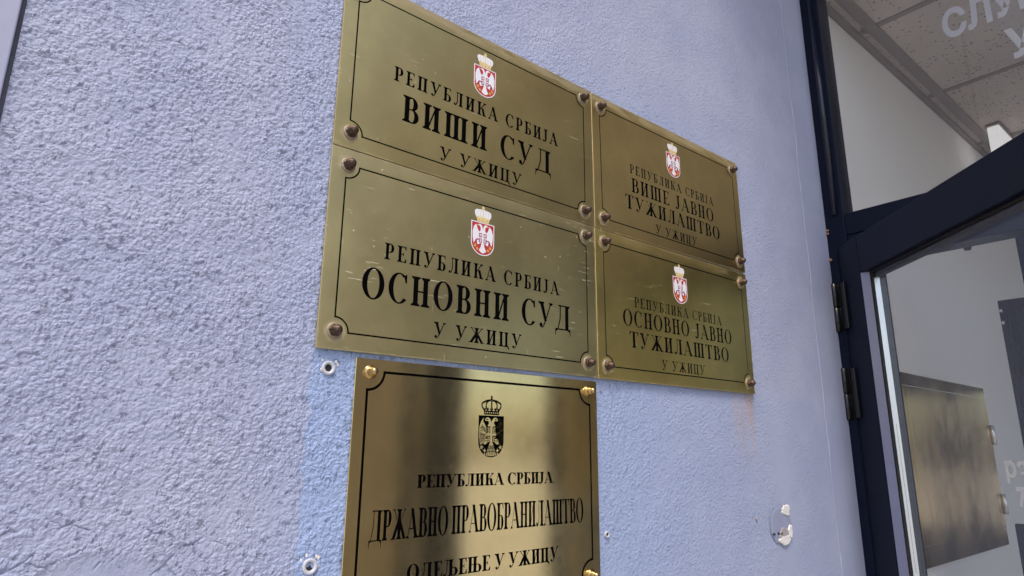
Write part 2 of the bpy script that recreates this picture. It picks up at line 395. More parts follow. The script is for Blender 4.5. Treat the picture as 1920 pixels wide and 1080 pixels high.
    if ch == 'Д':
        w = .76 * k; b = w - sl - s
        g = rect(b, 0, b + s, 1) + serif(b, s, 1, -1, 0, sl) + rect(.16 * k, 1 - h, b + s, 1) + rect(.0, 0, w + .02 * k, h)
        g += [[(.24 * k, 1), (.24 * k + h, 1), (.225 * k + h, .45), (.225 * k, .45)], [(.225 * k, .45), (.225 * k + h, .45), (.10 * k + h, 0), (.10 * k, 0)], [(.16 * k, 1), (.30 * k, 1), (.24 * k, .93)]]
        g += [[(0, h), (0, -.23), (.02 * k, -.23), (.05 * k, -.06), (.14 * k, 0), (.14 * k, h)], [(w + .02 * k, h), (w - .12 * k, h), (w - .12 * k, 0), (w - .03 * k, -.06), (w, -.23), (w + .02 * k, -.23)]]
        return g, w + .02 * k
    if ch == 'К':
        w = .68 * k; g = stem(sl) + [[(sl + s * .9, .40), (sl + s * .9, .40 + h * 1.6), (w * .80, 1), (w * .80 + h * 1.2, 1)]]
        g += diag(w - s * 1.2 - .02 * k, 0, sl + s + .06 * k, .58, s * 1.05)
        g += serif(w * .80, h, 1, -1, sl, sl) + serif(w - s * 1.2 - .02 * k, s, 0, 1, sl * .6, sl * .9); return g, w
    if ch == 'Ж':
        w = .96 * k; c = (w - s) / 2; m = w / 2; g = stem(c)
        for d in (-1, 1):
            X = lambda q: m + d * q
            p = [[(X(s * .3), .50), (X(s * .3), .50 + h * 1.6), (X(w * .34), 1), (X(w * .34 + h), 1)],
                 [(X(w * .48), 0), (X(w * .48 - s * 1.05), 0), (X(s * .3), .40), (X(s * .3 + .06 * k), .62)],
                 [(X(w * .34 - sl * .8), 1), (X(w * .36 + sl), 1), (X(w * .36 + sl), 1 - h), (X(w * .34 - sl * .8), 1 - h)],
                 [(X(w * .50 - s * 1.1 - sl * .6), 0), (X(w * .50 + sl * .4), 0), (X(w * .50 + sl * .4), h), (X(w * .50 - s * 1.1 - sl * .6), h)]]
            g += p
        return g, w
    if ch == 'У':
        w = .70 * k; bx = w * .46
        g = [[(.06 * k, 1), (.06 * k + s * 1.05, 1), (bx + s * .55, .27), (bx - s * .1, .20)]]
        g += [[(w - .10 * k, 1), (w - .10 * k + h, 1), (bx + h * .5, .20), (bx - h * .5, .20)], [(bx - h * .4, .22), (bx + h * .8, .22), (w * .36, .00), (w * .32, .045)],
              [(w * .32, .045), (w * .36, .00), (w * .24, -.03), (w * .25, .015)], [(w * .25, .015), (w * .24, -.03), (w * .12, .01), (w * .16, .05)]]
        g += ball(w * .185, .085, .075 * k, .085) + serif(.06 * k, s, 1, -1, sl * .9, sl * .8) + serif(w - .10 * k, h, 1, -1, sl, sl * .9)
        return g, w
    if ch == 'Ј':
        w = .40 * k; b = w - sl - s; g = rect(b, .25, b + s, 1) + serif(b, s, 1, -1)
        g += [[(b, .3), (b + s, .3), (b + s * .75, .08), (b + s * .05, .12)], [(b + s * .05, .12), (b + s * .75, .08), (b + s * .1, -.02), (b - s * .3, .03)], [(b - s * .3, .03), (b + s * .1, -.02), (b - .10 * k, -.03), (b - .10 * k, .015)]]
        g += ball(b - .115 * k, .065, .07 * k, .085); return g, w
    return [], .42 * k

def union(polys):
    vs = []; fs = []
    for p in polys:
        a = sum(p[i][0] * p[(i + 1) % len(p)][1] - p[(i + 1) % len(p)][0] * p[i][1] for i in range(len(p)))
        if a < 0: p = p[::-1]
        fs.append(list(range(len(vs), len(vs) + len(p)))); vs += [Vector(q) for q in p]
    r = delaunay_2d_cdt(vs, [], fs, 0, 1e-5)
    return r[0], [f for f, o in zip(r[2], r[5]) if o]

def line_polys(text, x0, x1, base, cap, s, h, track, squeeze=1.0, word=.45):
    """glyph unions placed so that the line runs from x0 to x1"""
    it = []; adv = 0.0
    gl = {}
    for c in text:
        if c == ' ': adv += word; it.append((c, 0)); continue
        g, w = glyph(c, s, h, squeeze)
        if c not in gl: gl[c] = union(g)
        it.append((c, adv)); adv += w + track
    adv -= track
    kx = (x1 - x0) / adv
    out = [[]]
    for c, a in it:
        if c == ' ': out.append([]); continue
        v, f = gl[c]
        out[-1].append(([(x0 + (a + p[0]) * kx, base + p[1] * cap) for p in v], f))
    return out          # one list of letters per word

def border_polys(w, h, inx, inz, rad, t, flip=1):
    """notched border line as quads, plate centred at 0"""
    X, Z = w / 2 - inx, h / 2 - inz
    def path(o):
        p = []
        for cx, cz, a in ((X, Z, 270), (-X, Z, 360), (-X, -Z, 90), (X, -Z, 180)):
            seg = []
            for i in range(9):
                q = R(a - 90 * i / 8)
                seg.append((cx + (rad + o) * math.cos(q), cz + (rad + o) * math.sin(q)))
            # clip ends to the straight runs
            sx, sz = (1 if cx > 0 else -1), (1 if cz > 0 else -1)
            e = []
            for (a_, b_) in seg:
                a_ = sx * (X - o) if sx * a_ > X - abs(o) - 1e-6 else a_; b_ = sz * (Z - o) if sz * b_ > Z - abs(o) - 1e-6 else b_
                e.append((a_, b_))
            p += e
        return p
    a, b = path(-t / 2), path(t / 2)
    n = len(a); vs = [Vector(q) for q in a + b]
    fs = [(i, (i + 1) % n, n + (i + 1) % n, n + i) for i in range(n)]
    return [(list(map(tuple, vs)), fs)]

def plate_mesh(root, w, h, th, groups, depth, m_plate, m_floor, m_wall, ch=.0003):
    """front sheet cut by the lettering; each group becomes its own recessed part"""
    vs = [Vector(q) for q in ((-w / 2 + ch, -h / 2 + ch), (w / 2 - ch, -h / 2 + ch), (w / 2 - ch, h / 2 - ch), (-w / 2 + ch, h / 2 - ch))]
    fs = [[0, 1, 2, 3]]; owner = [-1]
    for gi, (nm, polys) in enumerate(groups):
        for v, f in polys:
            b = len(vs); vs += [Vector(q) for q in v]
            for q in f:
                q = list(q)
                a = sum(v[q[i]][0] * v[q[(i + 1) % len(q)]][1] - v[q[(i + 1) % len(q)]][0] * v[q[i]][1] for i in range(len(q)))
                if abs(a) < 1e-12: continue
                if a < 0: q = q[::-1]
                fs.append([i + b for i in q]); owner.append(gi)
    V, E_, F, _, _, OF = delaunay_2d_cdt(vs, [], fs, 1, 1e-6)
    own = []
    for f, of in zip(F, OF):
        o = [owner[i] for i in of if owner[i] >= 0]; own.append(o[0] if o else -1)
    pm = MB(); yf = -th
    fr = [f for f, o in zip(F, own) if o < 0]
    used = {}; 
    def ori(f):
        a = sum(V[f[i]][0] * V[f[(i + 1) % len(f)]][1] - V[f[(i + 1) % len(f)]][0] * V[f[i]][1] for i in range(len(f)))
        return f if a > 0 else f[::-1]
    pm.mesh([(v[0], yf, v[1]) for v in V], [ori(f) for f in fr])
    # chamfer, sides and back
    i4 = [(-w / 2 + ch, -h / 2 + ch), (w / 2 - ch, -h / 2 + ch), (w / 2 - ch, h / 2 - ch), (-w / 2 + ch, h / 2 - ch)]
    o4 = [(-w / 2, -h / 2), (w / 2, -h / 2), (w / 2, h / 2), (-w / 2, h / 2)]
    L = [[(x, yf, z) for x, z in i4], [(x, yf + ch, z) for x, z in o4], [(x, 0, z) for x, z in o4]]
    for a, b in ((0, 1), (1, 2)):
        for i in range(4):
            j = (i + 1) % 4; pm.face([L[a][j], L[a][i], L[b][i], L[b][j]])
    pm.face(L[2][::-1])
    pm.build('plate', m_plate, root)
    edge = {}
    for f, o in zip(F, own):
        n = len(f)
        for i in range(n):
            edge.setdefault(tuple(sorted((f[i], f[(i + 1) % n]))), []).append((o, f[i], f[(i + 1) % n]))
    for gi, (nm, _p) in enumerate(groups):
        b = MB()
        b.mesh([(v[0], yf + depth, v[1]) for v in V], [ori(f) for f, o in zip(F, own) if o == gi])
        for e, l in edge.items():
            if len(l) == 2 and l[0][0] != l[1][0] and gi in (l[0][0], l[1][0]):
                p, q = V[e[0]], V[e[1]]
                b.face([(p[0], yf, p[1]), (q[0], yf, q[1]), (q[0], yf + depth, q[1]), (p[0], yf + depth, p[1])], 1)
        o = b.build(nm, [m_floor, m_wall], root)
        bm = bmesh.new(); bm.from_mesh(o.data)
        bmesh.ops.delete(bm, geom=[v for v in bm.verts if not v.link_faces], context='VERTS'); bm.to_mesh(o.data); bm.free()
    return yf

# ------------------------------------------------------------------ coat of arms
def mirror(p): return [(1 - u, v) for u, v in p][::-1]
def shield_outline(g=0.0, n=16):
    p = [(g, g * .8), (g, .62)]
    for i in range(1, n): 
        a = math.pi * i / n; p.append((.5 - (.5 - g) * math.cos(a), .62 + (.38 - g * .8) * math.sin(a)))
    return p + [(1 - g, .62), (1 - g, g * .8)]
def poly_strip(pts, t):
    q = []
    for (a, b), (c, d) in zip(pts, pts[1:]):
        l = math.hypot(c - a, d - b) or 1; nx, ny = -(d - b) / l * t / 2, (c - a) / l * t / 2
        ex, ey = (c - a) / l * t * .3, (d - b) / l * t * .3
        q.append([(a + nx - ex, b + ny - ey), (c + nx + ex, d + ny + ey), (c - nx + ex, d - ny + ey), (a - nx - ex, b - ny - ey)])
    return q
def star(cx, cy, r, n=5, inner=.45, rot=0):
    return [(cx + (r if i % 2 == 0 else r * inner) * math.sin(math.pi * i / n + rot), cy - (r if i % 2 == 0 else r * inner) * .8 * math.cos(math.pi * i / n + rot)) for i in range(2 * n)]
WING = [(.22, .08), (.12, .16), (.064, .31), (.07, .5), (.11, .67), (.16, .62), (.2, .56), (.27, .54), (.34, .58), (.34, .30), (.27, .22), (.24, .14)]
HEAD = [(.26, .105), (.31, .07), (.375, .055), (.45, .085), (.49, .17), (.5, .235), (.5, .36), (.36, .36), (.345, .30), (.40, .25), (.405, .17), (.37, .12), (.31, .115)]
TAIL = [(.46, .62), (.42, .74), (.34, .87), (.40, .885), (.43, .915), (.5, .93), (.57, .915), (.60, .885), (.66, .87), (.58, .74), (.54, .62)]
LEG = [(.24, .56), (.34, .54), (.37, .66), (.28, .69)]

def emblem(root, cx, ztop, wid, hgt, yf, mono=None):
    """shield top edge at ztop; ztop - hgt is its tip; sheets of enamel 0.1 mm apart"""
    E = bpy.data.objects.new('emblem', None); C.objects.link(E); E.parent = root; E.empty_display_size = .01
    def flat(name, polys, layer, mat):
        b = MB(); 
        for k, p in enumerate(polys):
            v, f = union([p]) if len(p) > 4 else ([Vector(q) for q in p], [tuple(range(len(p)))])
            pts = [(cx + (q[0] - .5) * wid, yf - .0001 * layer - .000004 * k, ztop - q[1] * hgt) for q in v]
            fs = []
            for q in f:
                a = sum(pts[q[i]][0] * pts[q[(i + 1) % len(q)]][2] - pts[q[(i + 1) % len(q)]][0] * pts[q[i]][2] for i in range(len(q)))
                fs.append(tuple(q) if a > 0 else tuple(q)[::-1])
            b.mesh(pts, fs)
        return b.build(name, mat, E)
    both = lambda l: l + [mirror(p) for p in l]
    sq = []
    inner = []
    dots = []
    for (u, v) in ((.335, .335), (.535, .335), (.335, .495), (.535, .495)):
        sq.append([(u, v), (u + .13, v), (u + .13, v + .125), (u, v + .125)])
        d = .028; inner.append([(u + d, v + d), (u + .13 - d, v + d), (u + .13 - d, v + .125 - d), (u + d, v + .125 - d)])
        c0 = u + (.035 if u < .5 else .065); dots.append([(c0, v + .05), (c0 + .03, v + .05), (c0 + .03, v + .078), (c0, v + .078)])
    body = [[(.33, .30), (.67, .30), (.67, .64), (.33, .64)]]
    if mono is None:
        s = flat('shield', [shield_outline(0)], 1, M['white']); flat('shield_field', [shield_outline(.035)], 2, M['red'])
        flat('eagle', both([WING, HEAD, LEG]) + body + [TAIL], 3, M['white'])
        flat('cross_quarters', sq, 4, M['crimson']); flat('firesteel', inner, 5, M['white']); flat('firesteel_mark', dots, 6, M['crimson'])
        arc = [(.17, .64), (.20, .57), (.26, .53), (.33, .54)]
        flat('talon_outline', both(poly_strip(arc, .03)), 6, M['crimson'])
        flat('lily', both([star(.17, .74, .085, 5, .4, .3), star(.27, .82, .085, 5, .4, 0), star(.20, .69, .05, 4, .4, .2)]), 5, M['amber'])
        flat('beak', both([[(.25, .11), (.30, .075), (.35, .085), (.33, .115)]]), 5, M['pale_gold'])
        puff = [(.24, -.10), (.16, -.20), (.135, -.28), (.16, -.35), (.25, -.385), (.35, -.385), (.43, -.40), (.5, -.415), (.57, -.40), (.65, -.385), (.75, -.385), (.84, -.35), (.865, -.28), (.84, -.20), (.76, -.10)]
        band = [(.25, -.01), (.22, -.13), (.30, -.17), (.37, -.13), (.43, -.18), (.5, -.14), (.57, -.18), (.63, -.13), (.70, -.17), (.78, -.13), (.75, -.01)]
        flat('crown', [puff], 1, M['white']); flat('crown_band', [band, [(.46, -.50), (.54, -.50), (.56, -.45), (.53, -.38), (.47, -.38), (.44, -.45)]], 2, M['pale_gold'])
        flat('crown_ribs', both(poly_strip([(.30, -.14), (.24, -.26), (.30, -.37)], .014) + poly_strip([(.40, -.14), (.37, -.26), (.42, -.38)], .014)) + poly_strip([(.5, -.15), (.5, -.40)], .03), 2, M['pale_gold'])
        flat('crown_jewel', [star(q, -.07, .022, 4, .7) for q in (.33, .5, .67)], 3, M['red'])
    else:
        K, B = M['print_black'], mono
        flat('shield', [shield_outline(0)], 1, K)
        hd = [(.245, .09), (.30, .05), (.37, .045), (.44, .075), (.485, .13), (.5, .17), (.5, .26), (.37, .26), (.345, .235), (.40, .20), (.39, .14), (.33, .125), (.27, .135)]
        wg = [(.20, .045), (.10, .14), (.03, .28), (.03, .48), (.07, .70), (.15, .67), (.25, .60), (.31, .50), (.30, .29), (.23, .20), (.17, .14)]
        leg = [(.24, .56), (.34, .56), (.35, .66), (.24, .70), (.19, .66)]
        tail = [(.44, .66), (.40, .74), (.30, .95), (.40, .965), (.5, .97), (.60, .965), (.70, .95), (.60, .74), (.56, .66)]
        claw = [star(.13, .76, .10, 5, .3, .2), star(.25, .84, .07, 4, .45, 0), star(.25, .92, .04, 4, .6, 0)]
        flat('eagle', both([wg, hd, leg] + claw) + [tail], 2, B)
        cr = [[(.455, .25), (.545, .25), (.545, .66), (.455, .66)], [(.31, .425), (.69, .425), (.69, .485), (.31, .485)]]
        flat('cross', cr, 3, B)
        f = []
        for i in range(7):
            q = i / 6; f += poly_strip([(.07 + .19 * q, .40 + .05 * q), (.09 + .17 * q, .66 - .08 * q)], .010)
        for i in range(5):
            q = i / 4; f += poly_strip([(.14 + .12 * q, .22 + .07 * q), (.08 + .20 * q, .38 + .02 * q)], .010)
        f += poly_strip([(.05, .30), (.15, .27), (.27, .38), (.30, .45)], .013) + poly_strip([(.04, .45), (.15, .46), (.28, .47)], .013) + poly_strip([(.20, .64), (.27, .60), (.33, .62)], .012)
        f += poly_strip([(.30, .095), (.36, .095)], .025)
        t = []
        for i in range(5): t += poly_strip([(.43 + .035 * i, .72), (.36 + .07 * i, .95)], .012)
        t += poly_strip([(.38, .78), (.62, .78)], .014) + poly_strip([(.35, .86), (.65, .86)], .014)
        flat('feather_lines', both(f) + t, 4, K)
        st = []
        for (u, v) in ((.345, .30), (.575, .30), (.345, .52), (.575, .52)):
            d = 1 if u > .5 else -1; c = u + .04
            st += poly_strip([(c + d * .035, v), (c - d * .03, v), (c - d * .03, v + .10), (c + d * .035, v + .10)], .022) + poly_strip([(c - d * .03, v + .05), (c + d * .03, v + .05)], .022)
        flat('firesteel', st, 5, B)
        arcs = []
        for a, b, c in ((.12, .22, .0), (.28, .33, .0), ):
            arcs += poly_strip([(b + .02, -.10), (a, -.22), (a + .01, -.30), (.30 if a < .2 else .38, -.36), (.5, -.385)], .045 if a < .2 else .04)
        flat('crown', both(arcs + [[(.20, -.02), (.20, -.12), (.5, -.12), (.5, -.02)]] + [star(q, -.16, .05, 4, .5) for q in (.25, .36, .47)]) + poly_strip([(.5, -.12), (.5, -.44)], .055) + [star(.5, -.46, .05, 4, .6)] + poly_strip([(.10, -.27), (.13, -.20), (.22, -.11)], .02), 1, K)
        flat('crown_pearls', [star(.25 + .083 * i, -.07, .026, 4, .75) for i in range(7)] + [star(.5, -.17 - .05 * i, .014, 4, .75) for i in range(5)] + both([star(.115 + .0 * i, -.22 - .045 * i, .013, 4, .75) for i in range(3)]), 2, B)
    return E

# ------------------------------------------------------------------ nuts
def acorn_mb():
    b = MB(); r = .0072 / math.cos(R(30))
    b.lathe([(r * .93, .0008), (r, .0016), (r, .0058), (r * .90, .0068)], (0, 0, 0), n=6, smooth=False)
    pr = [(.0066, .0064)] + [(.0064 * math.cos(R(a)), .0095 + .0072 * math.sin(R(a))) for a in range(0, 90, 12)] + [(.0004, .0167)]
    b.lathe(pr, (0, 0, 0), n=24); return b
def washer_mb(r=.0102):
    b = MB(); b.lathe([(r, 0), (r, .0010), (r - .0006, .0016), (r * .66, .0020), (r * .6, .0020)], (0, 0, 0), n=32, smooth=False); return b
def finial_mb():
    b = MB(); b.lathe([(.0088, 0), (.0090, .0012), (.0078, .0022), (.0060, .0026), (.0060, .0036), (.0068, .0050), (.0066, .0068), (.0056, .0086), (.0048, .0098), (.0050, .0112), (.0044, .0134), (.0026, .0150), (.0004, .0155)], (0, 0, 0), n=28); return b
PROTO = {}
def nut(root, x, z, yf, kind, spin):
    if kind not in PROTO:
        if kind == 'acorn':
            n = acorn_mb().build('cap_nut', M['nut'], root); w = washer_mb().build('washer', M['washer'], n)
        else:
            n = finial_mb().build('cap_nut', M['gold'], root); w = None
        PROTO[kind] = (n, w)
    else:
        n0, w0 = PROTO[kind]; n = n0.copy(); C.objects.link(n); n.parent = root
        if w0: w = w0.copy(); C.objects.link(w); w.parent = n
    n.location = (x, yf, z); n.rotation_euler = (R(random.uniform(-2, 2)), spin, R(random.uniform(-2, 2)))
    return n

# ------------------------------------------------------------------ the wall
def axis(parts):
    out = []
    for a, b, d in parts:
        n = max(1, round((b - a) / d)); out += [a + (b - a) * i / n for i in range(n)]
    return out + [parts[-1][1]]
def build_wall():
    xs = axis([(-.834, -.42, .0015), (-.42, .55, .0022), (.55, .86, .0035), (.86, .965, .006)])
    zs = axis([(-1.92, -.75, .05), (-.75, -.60, .006), (-.60, .30, .0017), (.30, .96, .0030), (.96, 1.1, .01), (1.1, 2.2, .1)])
    nx, nz = len(xs), len(zs)
    V = [(x, 0.0, z) for z in zs for x in xs]
    F = [(j * nx + i, j * nx + i + 1, (j + 1) * nx + i + 1, (j + 1) * nx + i) for j in range(nz - 1) for i in range(nx - 1)]
    me = bpy.data.meshes.new('stucco_face'); me.from_pydata(V, [], F); me.materials.append(M['wall'])
    me.polygons.foreach_set('use_smooth', [True] * len(F)); me.update()
    root = thing('building_wall', 'lilac rough stucco wall carrying five brass plates', 'wall', (0, 0, ZJ))
    o = bpy.data.objects.new('stucco_face', me); C.objects.link(o); o.parent = root
    b = MB(); b.box((-3.2, .03, -1.92), (.958, .30, 2.2)); b.build('masonry_core', M['trim'], root)
    b = MB(); b.box((-3.2, -.007, -1.92), (-.8378, .028, 2.2), 0, .0015); b.build('smooth_trim', M['trim'], root)
    b = MB(); b.box((-.8376, .0045, -1.92), (-.8342, .0295, 2.2)); b.build('expansion_joint', M['joint'], root)
    b = MB(); b.box((.967, -2.361, 1.085), (1.16, .30, 1.745)); b.build('lintel', M['facade'], root)
    b = MB(); b.box((.967, -4.60, -1.92), (1.16, -2.362, .40)); b.build('reflection_pier_base', M['brown'], root)  # unseen dark pier, added to darken the left of the lower plate's reflection
    b = MB(); b.box((.9665, -4.60, .401), (1.16, -2.362, 2.2)); b.build('reflection_pier', M['facade'], root)  # upper half of the added pier, tan to tone the upper plates' reflections
    b = MB(); b.box((.15, -1.15, 1.75), (2.6, -.006, 1.90), 0, .004); b.build('entrance_canopy', M['trim'], root)
    # broken plaster by the door
    def blob(cx, cz, pts, y0, y1, name, mat, sx=1.0):
        b = MB(); n = len(pts)
        o = [(cx + p[0] * sx, -y0, cz + p[1]) for p in pts]; i = [(cx + p[0] * sx * .82, -y1, cz + p[1] * .86) for p in pts]
        b.face(i); 
        for k in range(n): b.face([o[k], o[(k + 1) % n], i[(k + 1) % n], i[k]])
        return b.build(name, mat, root)
    def rag(n, rx, rz, j):
        return [(rx * (1 + random.uniform(-j, j)) * math.cos(2 * math.pi * k / n), rz * (1 + random.uniform(-j, j)) * math.sin(2 * math.pi * k / n)) for k in range(n)]
    return root, blob, rag
wall, blob, rag = build_wall()

# ------------------------------------------------------------------ the five brass plates
BASE = (.40, .345, .185)
PW_, PH_ = .4995, .2712
GR = 'old engraved court plates with bronze cap nuts'
def court_plate(cx, cz, rot, label, lines, seed, em_z, em_w, base, rough, scr):
    root = thing('brass_sign', label, 'sign', (cx, -.0034, ZJ + cz), (0, R(rot), 0), GR)
    m = brass('aged_brass', PW_, PH_, base, rough, False, True, scr, seed, dust=1.0 if cz > 0 else .15)
    groups = [('inscription', wd) for t, x0, x1, b, cap, s, h, tr in lines for wd in line_polys(t, x0 - cx, x1 - cx, b - cz, cap, s, h, tr)]
    groups.append(('border_line', border_polys(PW_, PH_, .0218, .0225, .0190, .0022)))
    yf = plate_mesh(root, PW_, PH_, .0030, groups, .00020 if cx > 0 else .00030, m, M['paint_black'], M['cut'] if cx > 0 else M['paint_black'])
    emblem(root, em_w[0] - cx, em_z - cz, em_w[1], em_w[2], yf)
    for sx in (-1, 1):
        for sz in (-1, 1):
            nut(root, sx * (PW_ / 2 - .0232 + random.uniform(-.001, .001)), sz * (PH_ / 2 - .0228 + random.uniform(-.001, .001)), yf, 'acorn', random.uniform(0, 1))
    return root
s1, h1 = .150, .042
court_plate(-.2505, .1362, 0, 'upper left brass plate engraved ВИШИ СУД, beside the rough lilac wall', [
    ('РЕПУБЛИКА СРБИЈА', -.4165, -.0895, .1286, .0236, 0.174, 0.068, .20),
    ('ВИШИ СУД', -.4000, -.1065, .0698, .0420, 0.172, 0.055, .15),
    ('У УЖИЦУ', -.3335, -.1735, .0288, .0222, 0.157, 0.063, .17)], 0.0, .2172, (-.2525, .0447, .0532), (.58, .455, .20), .36, .45)
court_plate(-.2505, -.1364, 0, 'brass plate engraved ОСНОВНИ СУД, pale scratches, above the shinier plate', [
    ('РЕПУБЛИКА СРБИЈА', -.4150, -.0895, -.1424, .0233, 0.174, 0.063, .20),
    ('ОСНОВНИ СУД', -.4450, -.0640, -.2002, .0420, 0.172, 0.055, .14),
    ('У УЖИЦУ', -.3320, -.1715, -.2405, .0226, 0.168, 0.060, .17)], 1.7, -.0520, (-.2503, .0443, .0532), (.66, .545, .27), .36, .75)
court_plate(.2505, .1376, -.55, 'upper right brass plate engraved ВИШЕ ЈАВНО ТУЖИЛАШТВО, nearest the door', [
    ('РЕПУБЛИКА СРБИЈА', .1060, .3900, .1375, .0195, 0.165, 0.058, .20),
    ('ВИШЕ ЈАВНО', .1090, .3870, .0985, .0300, 0.162, 0.053, .16),
    ('ТУЖИЛАШТВО', .0890, .4065, .0612, .0290, 0.168, 0.048, .14),
    ('У УЖИЦУ', .1782, .3165, .0284, .0192, 0.165, 0.060, .17)], 3.1, .2212, (.2495, .0467, .0530), (.78, .585, .24), .32, .35)
court_plate(.2510, -.1364, -.2, 'brass plate engraved ОСНОВНО ЈАВНО ТУЖИЛАШТВО, rust run below its corner', [
    ('РЕПУБЛИКА СРБИЈА', .1045, .3890, -.1332, .0195, 0.160, 0.055, .20),
    ('ОСНОВНО ЈАВНО', .0705, .4232, -.1707, .0305, 0.162, 0.051, .14),
    ('ТУЖИЛАШТВО', .0870, .4075, -.2098, .0295, 0.168, 0.048, .14),
    ('У УЖИЦУ', .1778, .3165, -.2442, .0195, 0.150, 0.055, .17)], 4.6, -.0512, (.2490, .0465, .0546), (.88, .68, .25), .32, .35)

EW, EH = .4420, .3190
ex, ez = -.2240, -.4385
root = thing('brass_sign', 'shiny lower brass plate lettered ДРЖАВНО ПРАВОБРАНИЛАШТВО with black crest', 'sign', (ex, -.0034, ZJ + ez))
me_ = brass('polished_brass_plate', EW, EH, (.90, .71, .36), .125, True, False, .12, 7.3)
groups = [('inscription', q) for t, x0, x1, b, cap, s, h, tr, wd in (
    ('РЕПУБЛИКА СРБИЈА', -.3476, -.1050, -.4412, .0168, .20, .055, .045, .26),
    ('ДРЖАВНО ПРАВОБРАНИЛАШТВО', -.4130, -.0395, -.5020, .0362, .185, .040, .030, .22),
    ('ОДЕЉЕЊЕ У УЖИЦУ', -.3570, -.0950, -.5535, .0202, .20, .055, .045, .28)) for q in line_polys(t, x0 - ex, x1 - ex, b - ez, cap, s, h, tr, 1.0, wd)]
groups.append(('border_line', border_polys(EW, EH, .0175, .0160, .0235, .0034)))
yf = plate_mesh(root, EW, EH, .0020, groups, .00012, me_, M['print_black'], M['print_black'], .0004)
emblem(root, -.2266 - ex, -.3440 - ez, .0463, .0588, yf, me_)
for sx in (-1, 1):
    for sz in (-1, 1): nut(root, sx * (EW / 2 - .0205), sz * (EH / 2 - .0170), yf, 'finial', 0)

# ------------------------------------------------------------------ small things on the wall
def plug(x, z, r, label, hole=.52):
    t = thing('wall_plug', label, 'wall plug', (x, 0, ZJ + z), group='plastic plugs left in the wall' if r > .006 else None)
    b = MB(); n = 28
    prof = [(r, -.002), (r, .0020), (r * .94, .0030), (r * .80, .0034), (r * .66, .0030), (r * hole, .0020), (r * hole * .94, -.006)]
    ax = Vector((0, -1, 0)); vs = []; fs = []
    for q, h in prof:
        for k in range(n):
            a = 2 * math.pi * k / n; vs.append((q * math.cos(a), -h, q * math.sin(a)))
    for i in range(len(prof) - 1):
        for k in range(n):
            k2 = (k + 1) % n; fs.append((i * n + k, i * n + k2, (i + 1) * n + k2, (i + 1) * n + k))
    b.mesh(vs, fs, 0, False); b.build('collar', M['plug'], t)
    b = MB(); b.face([(r * hole * math.cos(2 * math.pi * k / n), -.0004, r * hole * math.sin(2 * math.pi * k / n)) for k in range(n)])
    b.build('bore', M['hole'], t)
    return t
plug(-.4796, -.2949, .0088, 'white plastic wall plug just below the corner of the scratched plate')
plug(-.4832, -.5231, .0090, 'white plastic wall plug lower down, left of the shiny plate')
t = plug(.0187, -.5254, .0052, 'tiny white screw plug right of the shiny plate', .6)
for cx, cz in ((-.4796, -.2949), (-.4832, -.5231)):
    for k in range(5):
        a = random.uniform(0, 2 * math.pi); rr = random.uniform(.0095, .0125)
        blob(cx + rr * math.cos(a), cz + rr * math.sin(a) + .003, rag(7, .0017, .0022, .4), .0004, .0014, 'plaster_crumb', M['plaster'])
blob(.0131, -.2925, rag(8, .0030, .0030, .3), .0008, .0018, 'plaster_mark', M['plaster2'])
# knocked-off plaster beside the door
PX, PZ = .5720, -.5460
blob(PX, PZ, rag(18, .0440, .0395, .10), .0004, .0014, 'scraped_patch', M['scrape'])
blob(PX + .024, PZ + .028, rag(16, .0200, .0105, .28), .0012, .0030, 'plaster_chip', M['plaster'])
blob(PX + .008, PZ - .020, rag(16, .0230, .0120, .28), .0012, .0026, 'plaster_chip', M['plaster2'])
blob(PX + .014, PZ - .031, rag(19, .0270, .0105, .28), .0012, .0034, 'plaster_chip', M['plaster'])
blob(PX + .036, PZ - .016, rag(15, .0085, .0150, .28), .0012, .0036, 'plaster_chip', M['plaster'])
for q in ((-.034, -.017, .0050), (-.016, -.0165, .0030), (-.003, -.018, .0030)):
    blob(PX + q[0], PZ + q[1], rag(8, q[2], .0022, .3), .0015, .0040, 'small_hole', M['hole'])
blob(.4765, -.5285, rag(8, .004, .0045, .3), .0006, .0020, 'small_hole', M['plaster2'])
for (x, z, r) in ((.961, .203, .0032), (.963, .212, .0022), (.962, .126, .0026)):
    blob(x, z, rag(9, r, r * 1.2, .4), -.001, .006, 'foam_fleck', M['foam'])

# ------------------------------------------------------------------ entrance door
door = thing('entrance_door', 'dark navy glazed entrance door standing open, fixed glass above', 'door', (.965, 0, ZJ))
FD = .07
b = MB()
b.box((.001, -.050, -1.91), (FD, .02, 1.08), 0, .002)                  # hinge jamb
b.box((.001, -1.190, -1.91), (FD, -1.150, 1.08), 0, .002)               # lock jamb
b.box((.001, -2.360, -1.91), (FD, -2.301, 1.08), 0, .002)
b.box((.002, -1.149, .105), (FD - .001, -.051, .187), 0, .002)
b.box((.0005, -1.149, .188), (FD, -.051, .250), 0, .002)                # transom
b.box((.0005, -1.149, 1.02), (FD, -.051, 1.079), 0, .002)
b.box((.0005, -2.300, 1.02), (FD, -1.191, 1.079), 0, .002)
b.box((.0005, -2.300, -1.909), (FD, -1.191, -1.78), 0, .002)
b.build('door_frame', M['frame'], door)
b = MB(); b.lathe([(.0085, .252), (.0085, 1.018)], (-.001, -.028, 0), (0, 0, 1), 20); b.build('glazing_bead', M['frame2'], door)
b = MB(); b.box((.024, -1.149, .251), (.030, -.051, 1.019)); b.build('transom_pane', M['glass'], door)
b = MB(); b.box((.024, -2.300, -1.779), (.030, -1.191, 1.019)); b.build('side_pane', M['glass'], door)

